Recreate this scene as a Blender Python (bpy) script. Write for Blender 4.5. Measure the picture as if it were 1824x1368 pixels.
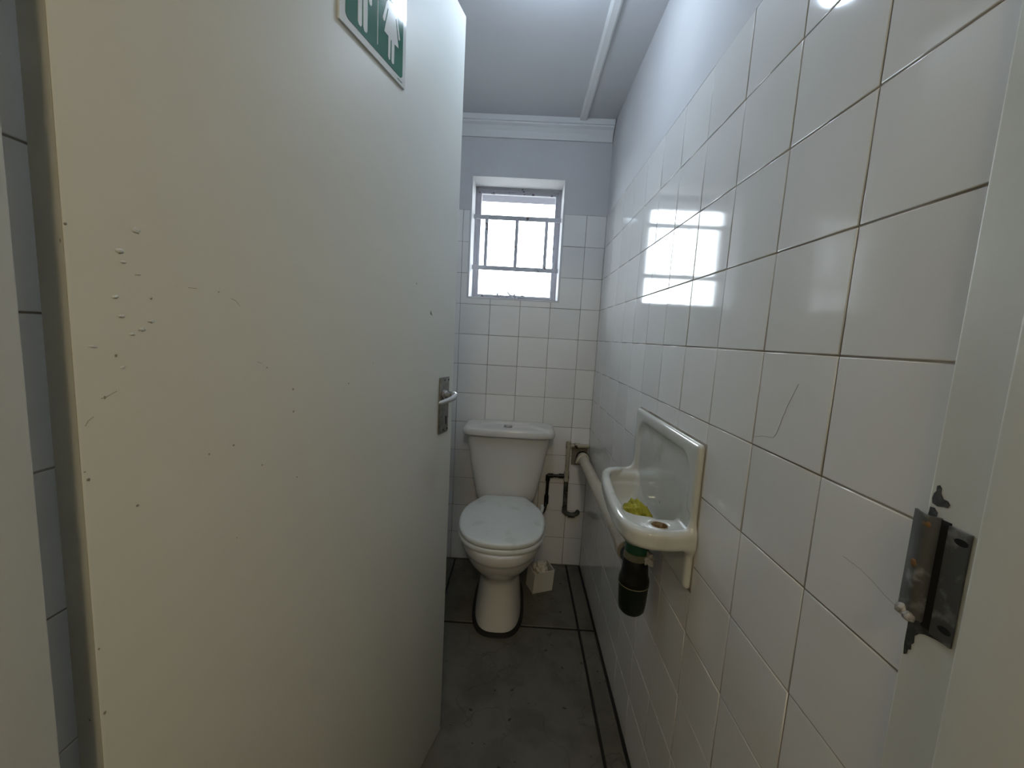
import bpy, bmesh, math, random
import numpy as np
from mathutils import Vector, Matrix, noise

for o in list(bpy.data.objects):
    bpy.data.objects.remove(o)
scene = bpy.context.scene
COL = scene.collection
R = random.Random(7)

# ------------------------------------------------------------------ camera
F_PX = 713.746
YAW, PITCH, ROLL = -0.0157, -0.1194, 0.0542
CAM = (-0.389, -2.0631, 1.2227)
cd = bpy.data.cameras.new('camera'); cam = bpy.data.objects.new('camera', cd); COL.objects.link(cam)
cd.sensor_fit = 'HORIZONTAL'; cd.sensor_width = 36.0; cd.lens = F_PX / 1824 * 36.0
cd.clip_start = 0.01
f0 = Vector((math.sin(YAW)*math.cos(PITCH), math.cos(YAW)*math.cos(PITCH), math.sin(PITCH)))
r0 = Vector((math.cos(YAW), -math.sin(YAW), 0)); u0 = r0.cross(f0)
rr = r0*math.cos(ROLL) + u0*math.sin(ROLL); uu = u0*math.cos(ROLL) - r0*math.sin(ROLL)
m = Matrix((rr, uu, -f0)).transposed().to_4x4(); m.translation = CAM
cam.matrix_world = m
scene.camera = cam

# ------------------------------------------------------------------ world and exposure
w = bpy.data.worlds.new('overcast_sky'); scene.world = w; w.use_nodes = True
bg = w.node_tree.nodes['Background']
bg.inputs[0].default_value = (0.82, 0.92, 1.0, 1); bg.inputs[1].default_value = 38.0
scene.view_settings.view_transform = 'Standard'; scene.view_settings.look = 'None'
scene.view_settings.exposure = 0.22; scene.view_settings.gamma = 1.0
scene.view_settings.use_curve_mapping = False
LAMP_TOILET = 46.0      # emission of the toilet's ceiling lamp
FILL_HALL = 50.0        # emission of the added, unseen lobby lamp
COL_TOILET = (0.69, 0.83, 1.0)
COL_HALL = (1.0, 0.84, 0.55)

# ------------------------------------------------------------------ materials
def mat(name, color, rough=0.5, metal=0.0, spec=0.5, var=0.0, vscale=6.0, color2=None, c2scale=3.0, c2lo=0.45, c2hi=0.65,
        bump=0.0, bscale=40.0, objvar=0.0, spots=None, sp_scale=30.0, sp_lo=0.70, sp_hi=0.74, coat=0.0, detail=4.0, rings=None):
    M = bpy.data.materials.new(name); M.use_nodes = True
    nt = M.node_tree; N = nt.nodes; L = nt.links
    b = N['Principled BSDF']
    b.inputs['Roughness'].default_value = rough; b.inputs['Metallic'].default_value = metal
    b.inputs['Specular IOR Level'].default_value = spec; b.inputs['Coat Weight'].default_value = coat
    tc = N.new('ShaderNodeTexCoord')
    geo = N.new('ShaderNodeNewGeometry')
    col = None
    def rgb(c):
        n = N.new('ShaderNodeRGB'); n.outputs[0].default_value = (*c, 1); return n.outputs[0]
    def mix(fac, a, c, mode='MIX'):
        n = N.new('ShaderNodeMix'); n.data_type = 'RGBA'; n.blend_type = mode
        if isinstance(fac, float): n.inputs[0].default_value = fac
        else: L.new(fac, n.inputs[0])
        L.new(a, n.inputs[6]); L.new(c, n.inputs[7]); return n.outputs[2]
    def noi(scale, det=4.0, rough_=0.55):
        n = N.new('ShaderNodeTexNoise'); n.inputs['Scale'].default_value = scale
        n.inputs['Detail'].default_value = det; n.inputs['Roughness'].default_value = rough_
        L.new(geo.outputs['Position'], n.inputs['Vector']); return n.outputs['Fac']
    def ramp(src, lo, hi):
        n = N.new('ShaderNodeMapRange'); n.inputs[1].default_value = lo; n.inputs[2].default_value = hi
        n.interpolation_type = 'SMOOTHSTEP'; L.new(src, n.inputs[0]); return n.outputs[0]
    col = rgb(color)
    if color2:
        col = mix(ramp(noi(c2scale, detail), c2lo, c2hi), col, rgb(color2))
    if var > 0:
        n = N.new('ShaderNodeMapRange'); n.inputs[3].default_value = 1-var; n.inputs[4].default_value = 1+var
        n.inputs[1].default_value = 0.25; n.inputs[2].default_value = 0.75
        L.new(noi(vscale, 5.0), n.inputs[0])
        cc = N.new('ShaderNodeCombineColor')
        for i in range(3): L.new(n.outputs[0], cc.inputs[i])
        col = mix(1.0, col, cc.outputs[0], 'MULTIPLY')
    if objvar > 0:
        oi = N.new('ShaderNodeObjectInfo')
        n = N.new('ShaderNodeMapRange'); n.inputs[3].default_value = 1-objvar; n.inputs[4].default_value = 1+objvar
        L.new(oi.outputs['Random'], n.inputs[0])
        cc = N.new('ShaderNodeCombineColor')
        for i in range(3): L.new(n.outputs[0], cc.inputs[i])
        col = mix(1.0, col, cc.outputs[0], 'MULTIPLY')
    if spots:
        col = mix(ramp(noi(sp_scale, 2.0, 0.5), sp_lo, sp_hi), col, rgb(spots))
    if rings:
        n = N.new('ShaderNodeMath'); n.operation = 'SUBTRACT'; n.inputs[1].default_value = 0.47; L.new(noi(4.3, 3.0, 0.5), n.inputs[0])
        n2 = N.new('ShaderNodeMath'); n2.operation = 'ABSOLUTE'; L.new(n.outputs[0], n2.inputs[0])
        n3 = N.new('ShaderNodeMapRange'); n3.inputs[1].default_value = 0.0; n3.inputs[2].default_value = 0.006; n3.inputs[3].default_value = 0.55; n3.inputs[4].default_value = 0.0
        L.new(n2.outputs[0], n3.inputs[0]); col = mix(n3.outputs[0], col, rgb(rings))
    L.new(col, b.inputs['Base Color'])
    if bump > 0:
        bn = N.new('ShaderNodeBump'); bn.inputs['Strength'].default_value = bump; bn.inputs['Distance'].default_value = 0.002
        L.new(noi(bscale, 3.0), bn.inputs['Height']); L.new(bn.outputs[0], b.inputs['Normal'])
    return M

def emit(name, color, strength):
    M = bpy.data.materials.new(name); M.use_nodes = True
    b = M.node_tree.nodes['Principled BSDF']
    b.inputs['Base Color'].default_value = (0.8, 0.8, 0.8, 1)
    b.inputs['Emission Color'].default_value = (*color, 1); b.inputs['Emission Strength'].default_value = strength
    return M

M_TILE = mat('glazed_wall_tile', (0.755, 0.75, 0.735), rough=0.07, spec=0.55, objvar=0.035, var=0.03, vscale=3.0,
             bump=0.06, bscale=9.0, spots=(0.10, 0.08, 0.06), sp_scale=55.0, sp_lo=0.80, sp_hi=0.82)
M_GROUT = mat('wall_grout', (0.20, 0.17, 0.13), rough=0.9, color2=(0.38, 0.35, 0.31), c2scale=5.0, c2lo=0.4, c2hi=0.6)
M_PLASTER = mat('white_plaster', (0.58, 0.58, 0.59), rough=0.85, spec=0.12, var=0.03, vscale=5.0, bump=0.25, bscale=35.0)
M_CEIL = mat('ceiling_paint', (0.57, 0.575, 0.59), rough=0.8, var=0.03, vscale=3.0, bump=0.15, bscale=50.0)
M_TRIM = mat('trim_paint', (0.72, 0.72, 0.72), rough=0.6, var=0.03)
M_FLOOR = mat('dirty_floor_tile', (0.130, 0.122, 0.098), rough=0.42, spec=0.35, var=0.22, vscale=7.0,
              color2=(0.080, 0.074, 0.060), c2scale=7.0, c2lo=0.42, c2hi=0.64, bump=0.12, bscale=60.0,
              spots=(0.02, 0.018, 0.014), sp_scale=38.0, sp_lo=0.69, sp_hi=0.73, detail=8.0, rings=(0.045, 0.040, 0.030))
M_JOINT = mat('black_floor_joint', (0.008, 0.008, 0.007), rough=0.9)
M_DOOR = mat('cream_door_paint', (0.66, 0.675, 0.635), rough=0.5, spec=0.35, var=0.035, vscale=2.5, bump=0.10, bscale=22.0,
             spots=(0.17, 0.15, 0.11), sp_scale=26.0, sp_lo=0.78, sp_hi=0.80)
M_FRAME = mat('cream_frame_paint', (0.65, 0.635, 0.555), rough=0.4, spec=0.4, var=0.05, vscale=6.0, bump=0.2, bscale=25.0,
              spots=(0.20, 0.16, 0.11), sp_scale=24.0, sp_lo=0.76, sp_hi=0.785)
M_STEEL = mat('worn_steel', (0.115, 0.115, 0.110), rough=0.45, metal=0.75, color2=(0.28, 0.275, 0.27), c2scale=42.0, c2lo=0.52, c2hi=0.66, bump=0.2, bscale=60)
M_DARKHOLE = mat('dark_recess', (0.006, 0.006, 0.006), rough=0.9)
M_CHIP = mat('bare_primer', (0.016, 0.018, 0.016), rough=0.5, color2=(0.05, 0.05, 0.045), c2scale=160)
M_EDGE = mat('shaded_door_edge', (0.42, 0.41, 0.35), rough=0.5, var=0.06, vscale=9, spots=(0.12, 0.10, 0.07), sp_scale=40, sp_lo=0.72, sp_hi=0.75)  # less light on the hinge edge put into its colour; spots are wear
M_BLOB = mat('dirty_paint_blob', (0.36, 0.36, 0.36), rough=0.5, color2=(0.2, 0.19, 0.19), c2scale=220, c2lo=0.45, c2hi=0.6)
M_CRACK = mat('tile_crack', (0.22, 0.20, 0.17), rough=0.9)
M_CHIPD = mat('door_chip', (0.30, 0.285, 0.235), rough=0.8, var=0.3, vscale=200)
M_RUST = mat('rust_spot', (0.16, 0.085, 0.03), rough=0.9, var=0.3, vscale=90)
M_CHROME = mat('dull_chrome', (0.50, 0.50, 0.50), rough=0.28, metal=1.0)
M_PLATE = mat('tarnished_plate', (0.24, 0.24, 0.225), rough=0.42, metal=0.85, var=0.35, vscale=60)
M_CERAMIC = mat('white_ceramic', (0.61, 0.605, 0.575), rough=0.10, spec=0.55)
M_BASIN = mat('basin_ceramic', (0.55, 0.56, 0.53), rough=0.09, spec=0.55, color2=(0.46, 0.465, 0.41), c2scale=9.0, c2lo=0.55, c2hi=0.75,
              spots=(0.12, 0.10, 0.07), sp_scale=60.0, sp_lo=0.79, sp_hi=0.81)
M_SEAT = mat('seat_plastic', (0.66, 0.69, 0.67), rough=0.28, spec=0.45, color2=(0.58, 0.60, 0.57), c2scale=14.0, c2lo=0.55, c2hi=0.7)
M_SEAL = mat('black_floor_seal', (0.007, 0.007, 0.007), rough=0.75)
M_PVC = mat('cream_pvc', (0.52, 0.47, 0.36), rough=0.35, color2=(0.42, 0.36, 0.27), c2scale=7.0, c2lo=0.5, c2hi=0.75, spots=(0.05, 0.04, 0.03), sp_scale=50, sp_lo=0.78, sp_hi=0.80)
M_GALV = mat('painted_pipe', (0.42, 0.39, 0.30), rough=0.5, color2=(0.20, 0.19, 0.14), c2scale=16.0, c2lo=0.5, c2hi=0.65, spots=(0.015, 0.015, 0.012), sp_scale=35, sp_lo=0.62, sp_hi=0.66)
M_MOSS = mat('grimy_pipe', (0.085, 0.09, 0.065), rough=0.6, color2=(0.02, 0.02, 0.016), c2scale=25.0, c2lo=0.45, c2hi=0.6)
M_BLACK = mat('black_plastic', (0.004, 0.0045, 0.004), rough=0.35, spec=0.3)
M_DGREEN = mat('dark_green_plastic', (0.004, 0.009, 0.006), rough=0.35, spec=0.3)
M_GREEN = mat('green_plastic', (0.006, 0.075, 0.03), rough=0.35)
M_KHAKI = mat('khaki_ring', (0.20, 0.19, 0.12), rough=0.5, var=0.15, vscale=60)
M_CLOTH = mat('yellow_cloth', (0.30, 0.275, 0.02), rough=0.95, bump=0.5, bscale=350, color2=(0.17, 0.155, 0.010), c2scale=30, c2lo=0.45, c2hi=0.65)
M_TISSUE = mat('tissue_paper', (0.62, 0.59, 0.52), rough=0.95, bump=0.5, bscale=120)
M_BOX = mat('white_plastic_box', (0.58, 0.57, 0.52), rough=0.5, var=0.06, vscale=20)
M_SIGNW = mat('sign_white', (0.72, 0.76, 0.75), rough=0.12)
M_SIGNG = mat('sign_green', (0.012, 0.135, 0.075), rough=0.10)
M_BROWN = mat('brown_stain', (0.20, 0.12, 0.04), rough=0.7, color2=(0.36, 0.30, 0.20), c2scale=70)
M_MORTAR = mat('rough_mortar', (0.20, 0.18, 0.14), rough=0.95, var=0.25, vscale=50, bump=0.8, bscale=90)
M_WFRAME = mat('window_steel_paint', (0.35, 0.35, 0.38), rough=0.5, spots=(0.05, 0.035, 0.03), sp_scale=30, sp_lo=0.66, sp_hi=0.70)
M_BAR = mat('burglar_bar_paint', (0.42, 0.42, 0.45), rough=0.5, spots=(0.12, 0.09, 0.08), sp_scale=40, sp_lo=0.66, sp_hi=0.70)
M_OUT = mat('dark_outer_skin', (0.13, 0.10, 0.085), rough=0.9, var=0.1)
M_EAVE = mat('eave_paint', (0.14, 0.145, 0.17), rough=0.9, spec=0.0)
M_GROUND = mat('outside_concrete', (0.085, 0.083, 0.078), rough=0.95, spec=0.0, var=0.2, vscale=2.0)
M_HALL = mat('lobby_paint', (0.62, 0.59, 0.53), rough=0.7, var=0.03)
M_GLASS = bpy.data.materials.new('window_glass'); M_GLASS.use_nodes = True
_b = M_GLASS.node_tree.nodes['Principled BSDF']
_b.inputs['Base Color'].default_value = (1, 1, 1, 1); _b.inputs['Roughness'].default_value = 0.0
_b.inputs['Transmission Weight'].default_value = 1.0; _b.inputs['IOR'].default_value = 1.02

# ------------------------------------------------------------------ helpers
def link(o, parent=None):
    COL.objects.link(o)
    if parent is not None: o.parent = parent
    return o
def obj(name, bm, m, parent=None, smooth=False, sharp=None):
    me = bpy.data.meshes.new(name)
    bmesh.ops.recalc_face_normals(bm, faces=bm.faces[:])
    bm.to_mesh(me); bm.free()
    return objm(name, me, m, parent, smooth, sharp)
def objm(name, me, m, parent=None, smooth=False, sharp=None):
    if m: me.materials.append(m)
    if smooth:
        me.polygons.foreach_set('use_smooth', [True]*len(me.polygons))
        if sharp is not None: me.set_sharp_from_angle(angle=math.radians(sharp))
    return link(bpy.data.objects.new(name, me), parent)
def tag(o, label, cat=None, group=None, kind=None):
    o['label'] = label
    if cat: o['category'] = cat
    if group: o['group'] = group
    if kind: o['kind'] = kind
    return o
def empty(name, loc=(0, 0, 0)):
    o = bpy.data.objects.new(name, None); o.location = loc; o.empty_display_size = 0.05
    return link(o)
def keep(o, root):
    """parent o to root while its mesh stays in world coordinates"""
    o.parent = root
    o.matrix_parent_inverse = Matrix.Translation(root.location).inverted()
    return o

def box(bm, x0, x1, y0, y1, z0, z1, bev=0.0, seg=2):
    vs = bmesh.ops.create_cube(bm, size=1.0)['verts']
    for v in vs:
        v.co = Vector(((x0+x1)/2 + v.co.x*abs(x1-x0), (y0+y1)/2 + v.co.y*abs(y1-y0), (z0+z1)/2 + v.co.z*abs(z1-z0)))
    if bev > 0:
        es = {e for v in vs for e in v.link_edges}
        bmesh.ops.bevel(bm, geom=list(es), offset=bev, segments=seg, affect='EDGES', profile=0.5)
def boxbm(*a, **k):
    bm = bmesh.new(); box(bm, *a, **k); return bm

def loft(bm, rings, cap=True):
    """rings: list of equally long point lists"""
    vr = [[bm.verts.new(p) for p in r] for r in rings]
    n = len(vr[0])
    for a, b in zip(vr[:-1], vr[1:]):
        for i in range(n):
            j = (i+1) % n
            bm.faces.new((a[i], a[j], b[j], b[i]))
    if cap:
        bm.faces.new(vr[0][::-1]); bm.faces.new(vr[-1])
    return vr
def tube(bm, pts, rad, n=16, cap=True):
    """round tube along pts; rad number or list"""
    pts = [Vector(p) for p in pts]
    if not isinstance(rad, (list, tuple)): rad = [rad]*len(pts)
    rings = []; up = None
    for i, p in enumerate(pts):
        d = (pts[min(i+1, len(pts)-1)] - pts[max(i-1, 0)]).normalized()
        if up is None:
            up = Vector((0, 0, 1)) if abs(d.z) < 0.9 else Vector((1, 0, 0))
        a = (up - d*up.dot(d)).normalized(); up = a; b = d.cross(a)
        rings.append([p + (a*math.cos(2*math.pi*k/n) + b*math.sin(2*math.pi*k/n))*rad[i] for k in range(n)])
    loft(bm, rings, cap)
def tubebm(*a, **k):
    bm = bmesh.new(); tube(bm, *a, **k); return bm
def fillet(pts, r, n=6):
    """polyline with rounded corners"""
    pts = [Vector(p) for p in pts]; out = [pts[0]]
    for i in range(1, len(pts)-1):
        a, b, c = pts[i-1], pts[i], pts[i+1]
        ra = min(r, (a-b).length*0.49, (c-b).length*0.49)
        p, q = b + (a-b).normalized()*ra, b + (c-b).normalized()*ra
        for k in range(n+1):
            t = k/n; out.append(p*(1-t)**2 + b*2*t*(1-t) + q*t*t)
    out.append(pts[-1]); return out
def lathe(bm, c, prof, n=28, axis='z'):
    """prof: list of (radius, height)"""
    c = Vector(c); rings = []
    for r, h in prof:
        ring = []
        for k in range(n):
            a = 2*math.pi*k/n
            if axis == 'z': ring.append(c + Vector((r*math.cos(a), r*math.sin(a), h)))
            elif axis == 'y': ring.append(c + Vector((r*math.cos(a), h, r*math.sin(a))))
            else: ring.append(c + Vector((h, r*math.cos(a), r*math.sin(a))))
        rings.append(ring)
    loft(bm, rings)
def lathebm(*a, **k):
    bm = bmesh.new(); lathe(bm, *a, **k); return bm
def prism(bm, poly, fn, d0, d1):
    """extrude polygon (a,b) between depths with fn(a,b,d)->point"""
    loft(bm, [[fn(a, b, d0) for a, b in poly], [fn(a, b, d1) for a, b in poly]])
def prismbm(*a):
    bm = bmesh.new(); prism(bm, *a); return bm
def interp(z, table, col):
    return float(np.interp(z, [t[0] for t in table], [t[col] for t in table]))

def surface_nets(F, org, h):
    """iso-surface 0 of the sampled field F (negative inside) as a quad mesh"""
    ins = F < 0
    nx, ny, nz = F.shape
    acc = np.zeros((nx-1, ny-1, nz-1, 3)); cnt = np.zeros((nx-1, ny-1, nz-1))
    for ax in range(3):
        for o1 in (0, 1):
            for o2 in (0, 1):
                sl0 = [None]*3; sl1 = [None]*3; oth = [a for a in range(3) if a != ax]
                offs = {oth[0]: o1, oth[1]: o2}
                for a in range(3):
                    n = F.shape[a]
                    if a == ax: sl0[a] = slice(0, n-1); sl1[a] = slice(1, n)
                    else: sl0[a] = sl1[a] = slice(offs[a], offs[a]+n-1)
                A = F[tuple(sl0)]; B = F[tuple(sl1)]
                cr = (A < 0) != (B < 0)
                t = np.where(cr, A/np.where(cr, A-B, 1), 0)
                P = np.zeros(A.shape+(3,)); P[..., ax] = t; P[..., oth[0]] = o1; P[..., oth[1]] = o2
                acc += P*cr[..., None]; cnt += cr
    act = cnt > 0
    idx = -np.ones(act.shape, int); idx[act] = np.arange(act.sum())
    ijk = np.argwhere(act)
    V = (ijk + acc[act]/cnt[act][:, None])*h + np.array(org)
    faces = []
    for ax in range(3):
        a1, a2 = (ax+1) % 3, (ax+2) % 3
        s0 = [slice(1, F.shape[a]-1) for a in range(3)]; s0[ax] = slice(0, F.shape[ax]-1)
        s1 = list(s0); s1[ax] = slice(1, F.shape[ax])
        A = ins[tuple(s0)]; B = ins[tuple(s1)]
        pos = np.argwhere(A != B)
        if len(pos) == 0: continue
        g = pos.copy()
        for a in range(3):
            if a != ax: g[:, a] += 1
        sgn = A[tuple(pos.T)]
        def ci(d1, d2):
            q = g.copy(); q[:, a1] -= d1; q[:, a2] -= d2; return idx[tuple(q.T)]
        quad = np.stack([ci(1, 1), ci(0, 1), ci(0, 0), ci(1, 0)], 1)
        quad[~sgn] = quad[~sgn][:, ::-1]
        faces.append(quad)
    Fc = np.concatenate(faces)
    me = bpy.data.meshes.new('surface')
    me.from_pydata(V.tolist(), [], Fc.tolist()); me.update()
    return me
def smin(a, b, k):
    h = np.clip(0.5+0.5*(b-a)/k, 0, 1); return b*(1-h)+a*h-k*h*(1-h)
def smax(a, b, k): return -smin(-a, -b, k)
def sd_poly(px, py, poly):
    d = np.full(px.shape, 1e9); s = np.ones(px.shape); n = len(poly)
    for i in range(n):
        ax, ay = poly[i]; bx, by = poly[i-1]
        ex, ey = bx-ax, by-ay; wx, wy = px-ax, py-ay
        t = np.clip((wx*ex+wy*ey)/(ex*ex+ey*ey), 0, 1)
        d = np.minimum(d, (wx-ex*t)**2+(wy-ey*t)**2)
        c1 = py >= ay; c2 = py < by; c3 = ex*wy > ey*wx
        fl = (c1 & c2 & c3) | (~c1 & ~c2 & ~c3)
        s = np.where(fl, -s, s)
    return s*np.sqrt(d)
def chaikin(p, n=2):
    for _ in range(n):
        q = []
        for i in range(len(p)):
            a, b = np.array(p[i-1]), np.array(p[i]); q += [a*.25+b*.75] if False else [a*.75+b*.25, a*.25+b*.75]
        p = q
    return [tuple(map(float, x)) for x in p]

# ------------------------------------------------------------------ tiled walls
P = 0.1525; GAP = 0.0022
ROWS = [k*P for k in range(13)]                     # floor (0) to top of the tiling (1.83)
_tile_cache = {}
def tile_mesh(poly):
    """tile from a polygon in local XY, front at z=0, cushion edge"""
    key = tuple((round(a, 4), round(b, 4)) for a, b in poly)
    if key in _tile_cache: return _tile_cache[key]
    bm = bmesh.new()
    T = 0.005
    def inset(d):
        n = len(poly); out = []
        for i in range(n):
            a, b, c = Vector(poly[i-1]), Vector(poly[i]), Vector(poly[(i+1) % n])
            e1 = (b-a).normalized(); e2 = (c-b).normalized()
            n1 = Vector((-e1.y, e1.x)); n2 = Vector((-e2.y, e2.x))
            k = n1 + n2; k = k/max(0.3, (1+n1.dot(n2)))
            out.append(b + k*d)
        return out
    rings = [[(*p, z) for p in inset(d)] for d, z in ((0.0, -T), (0.0, -0.0012), (0.0004, -0.0003), (0.0012, 0.0))]
    loft(bm, rings)
    me = bpy.data.meshes.new('tile'); bmesh.ops.recalc_face_normals(bm, faces=bm.faces[:]); bm.to_mesh(me); bm.free()
    me.materials.append(M_TILE)
    for p in me.polygons: p.use_smooth = len(p.vertices) == 4 and abs(p.normal.z) < 0.999 and p.normal.z > 0.05
    _tile_cache[key] = me
    return me
def tiles(wall, us, vs, frame, hole=None, tilt=0.0022):
    """frame(u,v)->world point and axes; us ascending list of column breaks, vs ascending row breaks"""
    n = 0
    for i in range(len(us)-1):
        for j in range(len(vs)-1):
            u0, u1, v0, v1 = us[i]+GAP/2, us[i+1]-GAP/2, vs[j]+GAP/2, vs[j+1]-GAP/2
            if u1-u0 < 0.006: continue
            poly = [(u0, v0), (u1, v0), (u1, v1), (u0, v1)]
            if hole:
                hu0, hu1, hv0, hv1 = hole
                if u0 < hu1 and u1 > hu0 and v1 > hv0 and v0 < hv1:
                    cu0, cu1, cv0, cv1 = u0 >= hu0, u1 <= hu1, v0 >= hv0, v1 <= hv1
                    if cu0 and cu1 and cv0: continue
                    if cu0 and cu1: poly = [(u0, v0), (u1, v0), (u1, hv0), (u0, hv0)]
                    elif cv0:
                        poly = [(u0, v0), (hu0, v0), (hu0, v1), (u0, v1)] if u0 < hu0 else [(hu1, v0), (u1, v0), (u1, v1), (hu1, v1)]
                    elif u0 < hu0: poly = [(u0, v0), (u1, v0), (u1, hv0), (hu0, hv0), (hu0, v1), (u0, v1)]
                    else: poly = [(u0, v0), (u1, v0), (u1, v1), (hu1, v1), (hu1, hv0), (u0, hv0)]
            cu = sum(p[0] for p in poly)/len(poly); cv = sum(p[1] for p in poly)/len(poly)
            me = tile_mesh([(a-cu, b-cv) for a, b in poly])
            o = bpy.data.objects.new('tile', me)
            q = frame(cu, cv)
            o.matrix_world = q @ Matrix.Rotation(R.gauss(0, tilt*0.5), 4, 'X') @ Matrix.Rotation(R.gauss(0, tilt*0.5), 4, 'Y') @ Matrix.Translation((0, 0, R.uniform(-0.0004, 0.0003)))
            mw = o.matrix_world.copy()
            link(o, wall); o.matrix_world = mw
            n += 1
    return n
def axes(px, py, pz, loc):
    M4 = Matrix((px, py, pz)).transposed().to_4x4(); M4.translation = loc; return M4

CZ = 2.25                                           # ceiling height
WX0, WX1, WZ0, WZ1 = -0.672, -0.210, 1.405, 1.992   # window opening
XL = -0.847                                         # left wall face
YD = -1.70                                          # where the tiling meets the door frame

# right wall: plaster above, grout bed below
bm = bmesh.new()
box(bm, 0.0016, 0.12, -1.705, 0.25, -0.05, 1.83)
wall_right = obj('wall_right', bm, M_GROUT); tag(wall_right, 'white tiled wall on the right with plaster above', kind='structure')
obj('plaster_band', boxbm(0.0006, 0.12, -1.92, 0.25, 1.83, CZ+0.05), M_PLASTER, wall_right)
ys = [-1.699] + [-(0.802 + k*P) for k in range(5, -6, -1)] + [0.0006]
tiles(wall_right, ys, ROWS, lambda u, v: axes((0, 1, 0), (0, 0, 1), (1, 0, 0), (0, u, v)) @ Matrix.Rotation(math.pi, 4, 'Y'))

def crack(pts, wd=0.0004):
    bm = bmesh.new(); vs = []
    pts = fillet([(0, *p) for p in pts], 0.01, 3)
    for i, p in enumerate(pts):
        d = (pts[min(i+1, len(pts)-1)]-pts[max(i-1, 0)]).normalized(); n = Vector((0, -d.z, d.y))*wd/2
        j = Vector((0, R.uniform(-1, 1), R.uniform(-1, 1)))*0.0004
        vs.append([bm.verts.new(p+n+j+Vector((-0.0004, 0, 0))), bm.verts.new(p-n+j+Vector((-0.0004, 0, 0))), bm.verts.new(p-n+j+Vector((0.001, 0, 0))), bm.verts.new(p+n+j+Vector((0.001, 0, 0)))])
    for a, b in zip(vs[:-1], vs[1:]):
        for k in range(4): bm.faces.new((a[k], a[(k+1) % 4], b[(k+1) % 4], b[k]))
    bm.faces.new(vs[0]); bm.faces.new(vs[-1][::-1])
    obj('hairline_crack', bm, M_CRACK, wall_right)
crack([(-1.501, 1.178), (-1.487, 1.148), (-1.478, 1.125), (-1.467, 1.091), (-1.439, 1.088), (-1.416, 1.082)])
crack([(-1.615, 0.989), (-1.644, 0.988), (-1.673, 0.978), (-1.697, 0.974)])

# left wall (behind the open door)
wall_left = obj('wall_left', boxbm(XL-0.12, XL-0.0016, -1.76, 0.25, -0.05, 1.83), M_GROUT); tag(wall_left, 'white tiled wall behind the open door', kind='structure')
obj('plaster_band', boxbm(XL-0.12, XL-0.0006, -1.92, 0.25, 1.83, CZ+0.05), M_PLASTER, wall_left)
ysl = [-1.752] + [-(0.080 + k*P) for k in range(10, -1, -1)] + [-0.002]
tiles(wall_left, ysl, ROWS, lambda u, v: axes((0, 1, 0), (0, 0, 1), (1, 0, 0), (XL, u, v)))

# back wall with the window opening
bm = bmesh.new()
for a in ((XL-0.12, 0.12, 0.0016, 0.22, -0.05, WZ0), (XL-0.12, WX0, 0.0016, 0.22, WZ0, 1.83), (WX1, 0.12, 0.0016, 0.22, WZ0, 1.83)):
    box(bm, *a)
wall_back = obj('wall_back', bm, M_GROUT); tag(wall_back, 'white tiled back wall around the small window', kind='structure')
bm = bmesh.new()
for a in ((XL-0.12, WX0, 0.0006, 0.22, 1.83, WZ1), (WX1, 0.12, 0.0006, 0.22, 1.83, WZ1), (XL-0.12, 0.12, 0.0006, 0.22, WZ1, CZ+0.05)):
    box(bm, *a)
obj('plaster_band', bm, M_PLASTER, wall_back)
bm = bmesh.new()                                    # plastered reveal of the opening
E_ = 0.004
for a in ((WX0-E_, WX0+0.006, -0.001, 0.22, WZ0, WZ1), (WX1-0.006, WX1+E_, -0.001, 0.22, WZ0, WZ1), (WX0, WX1, -0.001, 0.22, WZ0-E_, WZ0+0.005), (WX0, WX1, 0.0, 0.22, WZ1-0.003, WZ1+E_)):
    box(bm, *a, bev=0.0012)
obj('window_reveal', bm, M_PLASTER, wall_back)
xs = [XL+0.002] + [-(0.0966 + k*P) for k in range(4, -1, -1)] + [0.0006]
tiles(wall_back, xs, ROWS, lambda u, v: axes((1, 0, 0), (0, 0, 1), (0, -1, 0), (u, 0, v)), hole=(WX0-0.002, WX1+0.002, WZ0-0.002, 9))
bm = boxbm(-0.088, -0.004, -0.006, 0.01, 0.565, 0.668, bev=0.003)
for v in bm.verts: v.co += Vector((noise.noise(v.co*60)*0.003, 0, noise.noise(v.co*70)*0.003))
tag(obj('mortar_patch', bm, M_MORTAR, wall_back), 'rough grey mortar patch around the waste pipe')

bm = bmesh.new()                                    # dark outer skin, added to cut bounced daylight under the eave
for a in ((XL-3, 3, 0.2201, 0.234, -0.2, WZ0), (XL-3, WX0, 0.2201, 0.234, WZ0, WZ1), (WX1, 3, 0.2201, 0.234, WZ0, WZ1), (XL-3, 3, 0.2201, 0.234, WZ1, 2.5)):
    box(bm, *a)
obj('added_outer_skin', bm, M_OUT, wall_back)

# floor
floor = obj('floor', boxbm(XL-0.12, 0.12, -1.92, 0.25, -0.10, -0.005), M_JOINT); tag(floor, 'grimy grey tiled floor with black joints', kind='structure')
fx = [(XL+0.004, -0.683), (-0.675, -0.0795), (-0.0705, -0.010)]
fy = [(-0.4830, -0.010), (-1.0915, -0.4950), (-1.6995, -1.1025), (-1.92, -1.7105)]
for a, b in fx:
    for c, d in fy:
        bm = boxbm(a, b, c, d, -0.012, 0.0, bev=0.0015, seg=1)
        obj('floor_tile', bm, M_FLOOR, floor)

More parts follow.
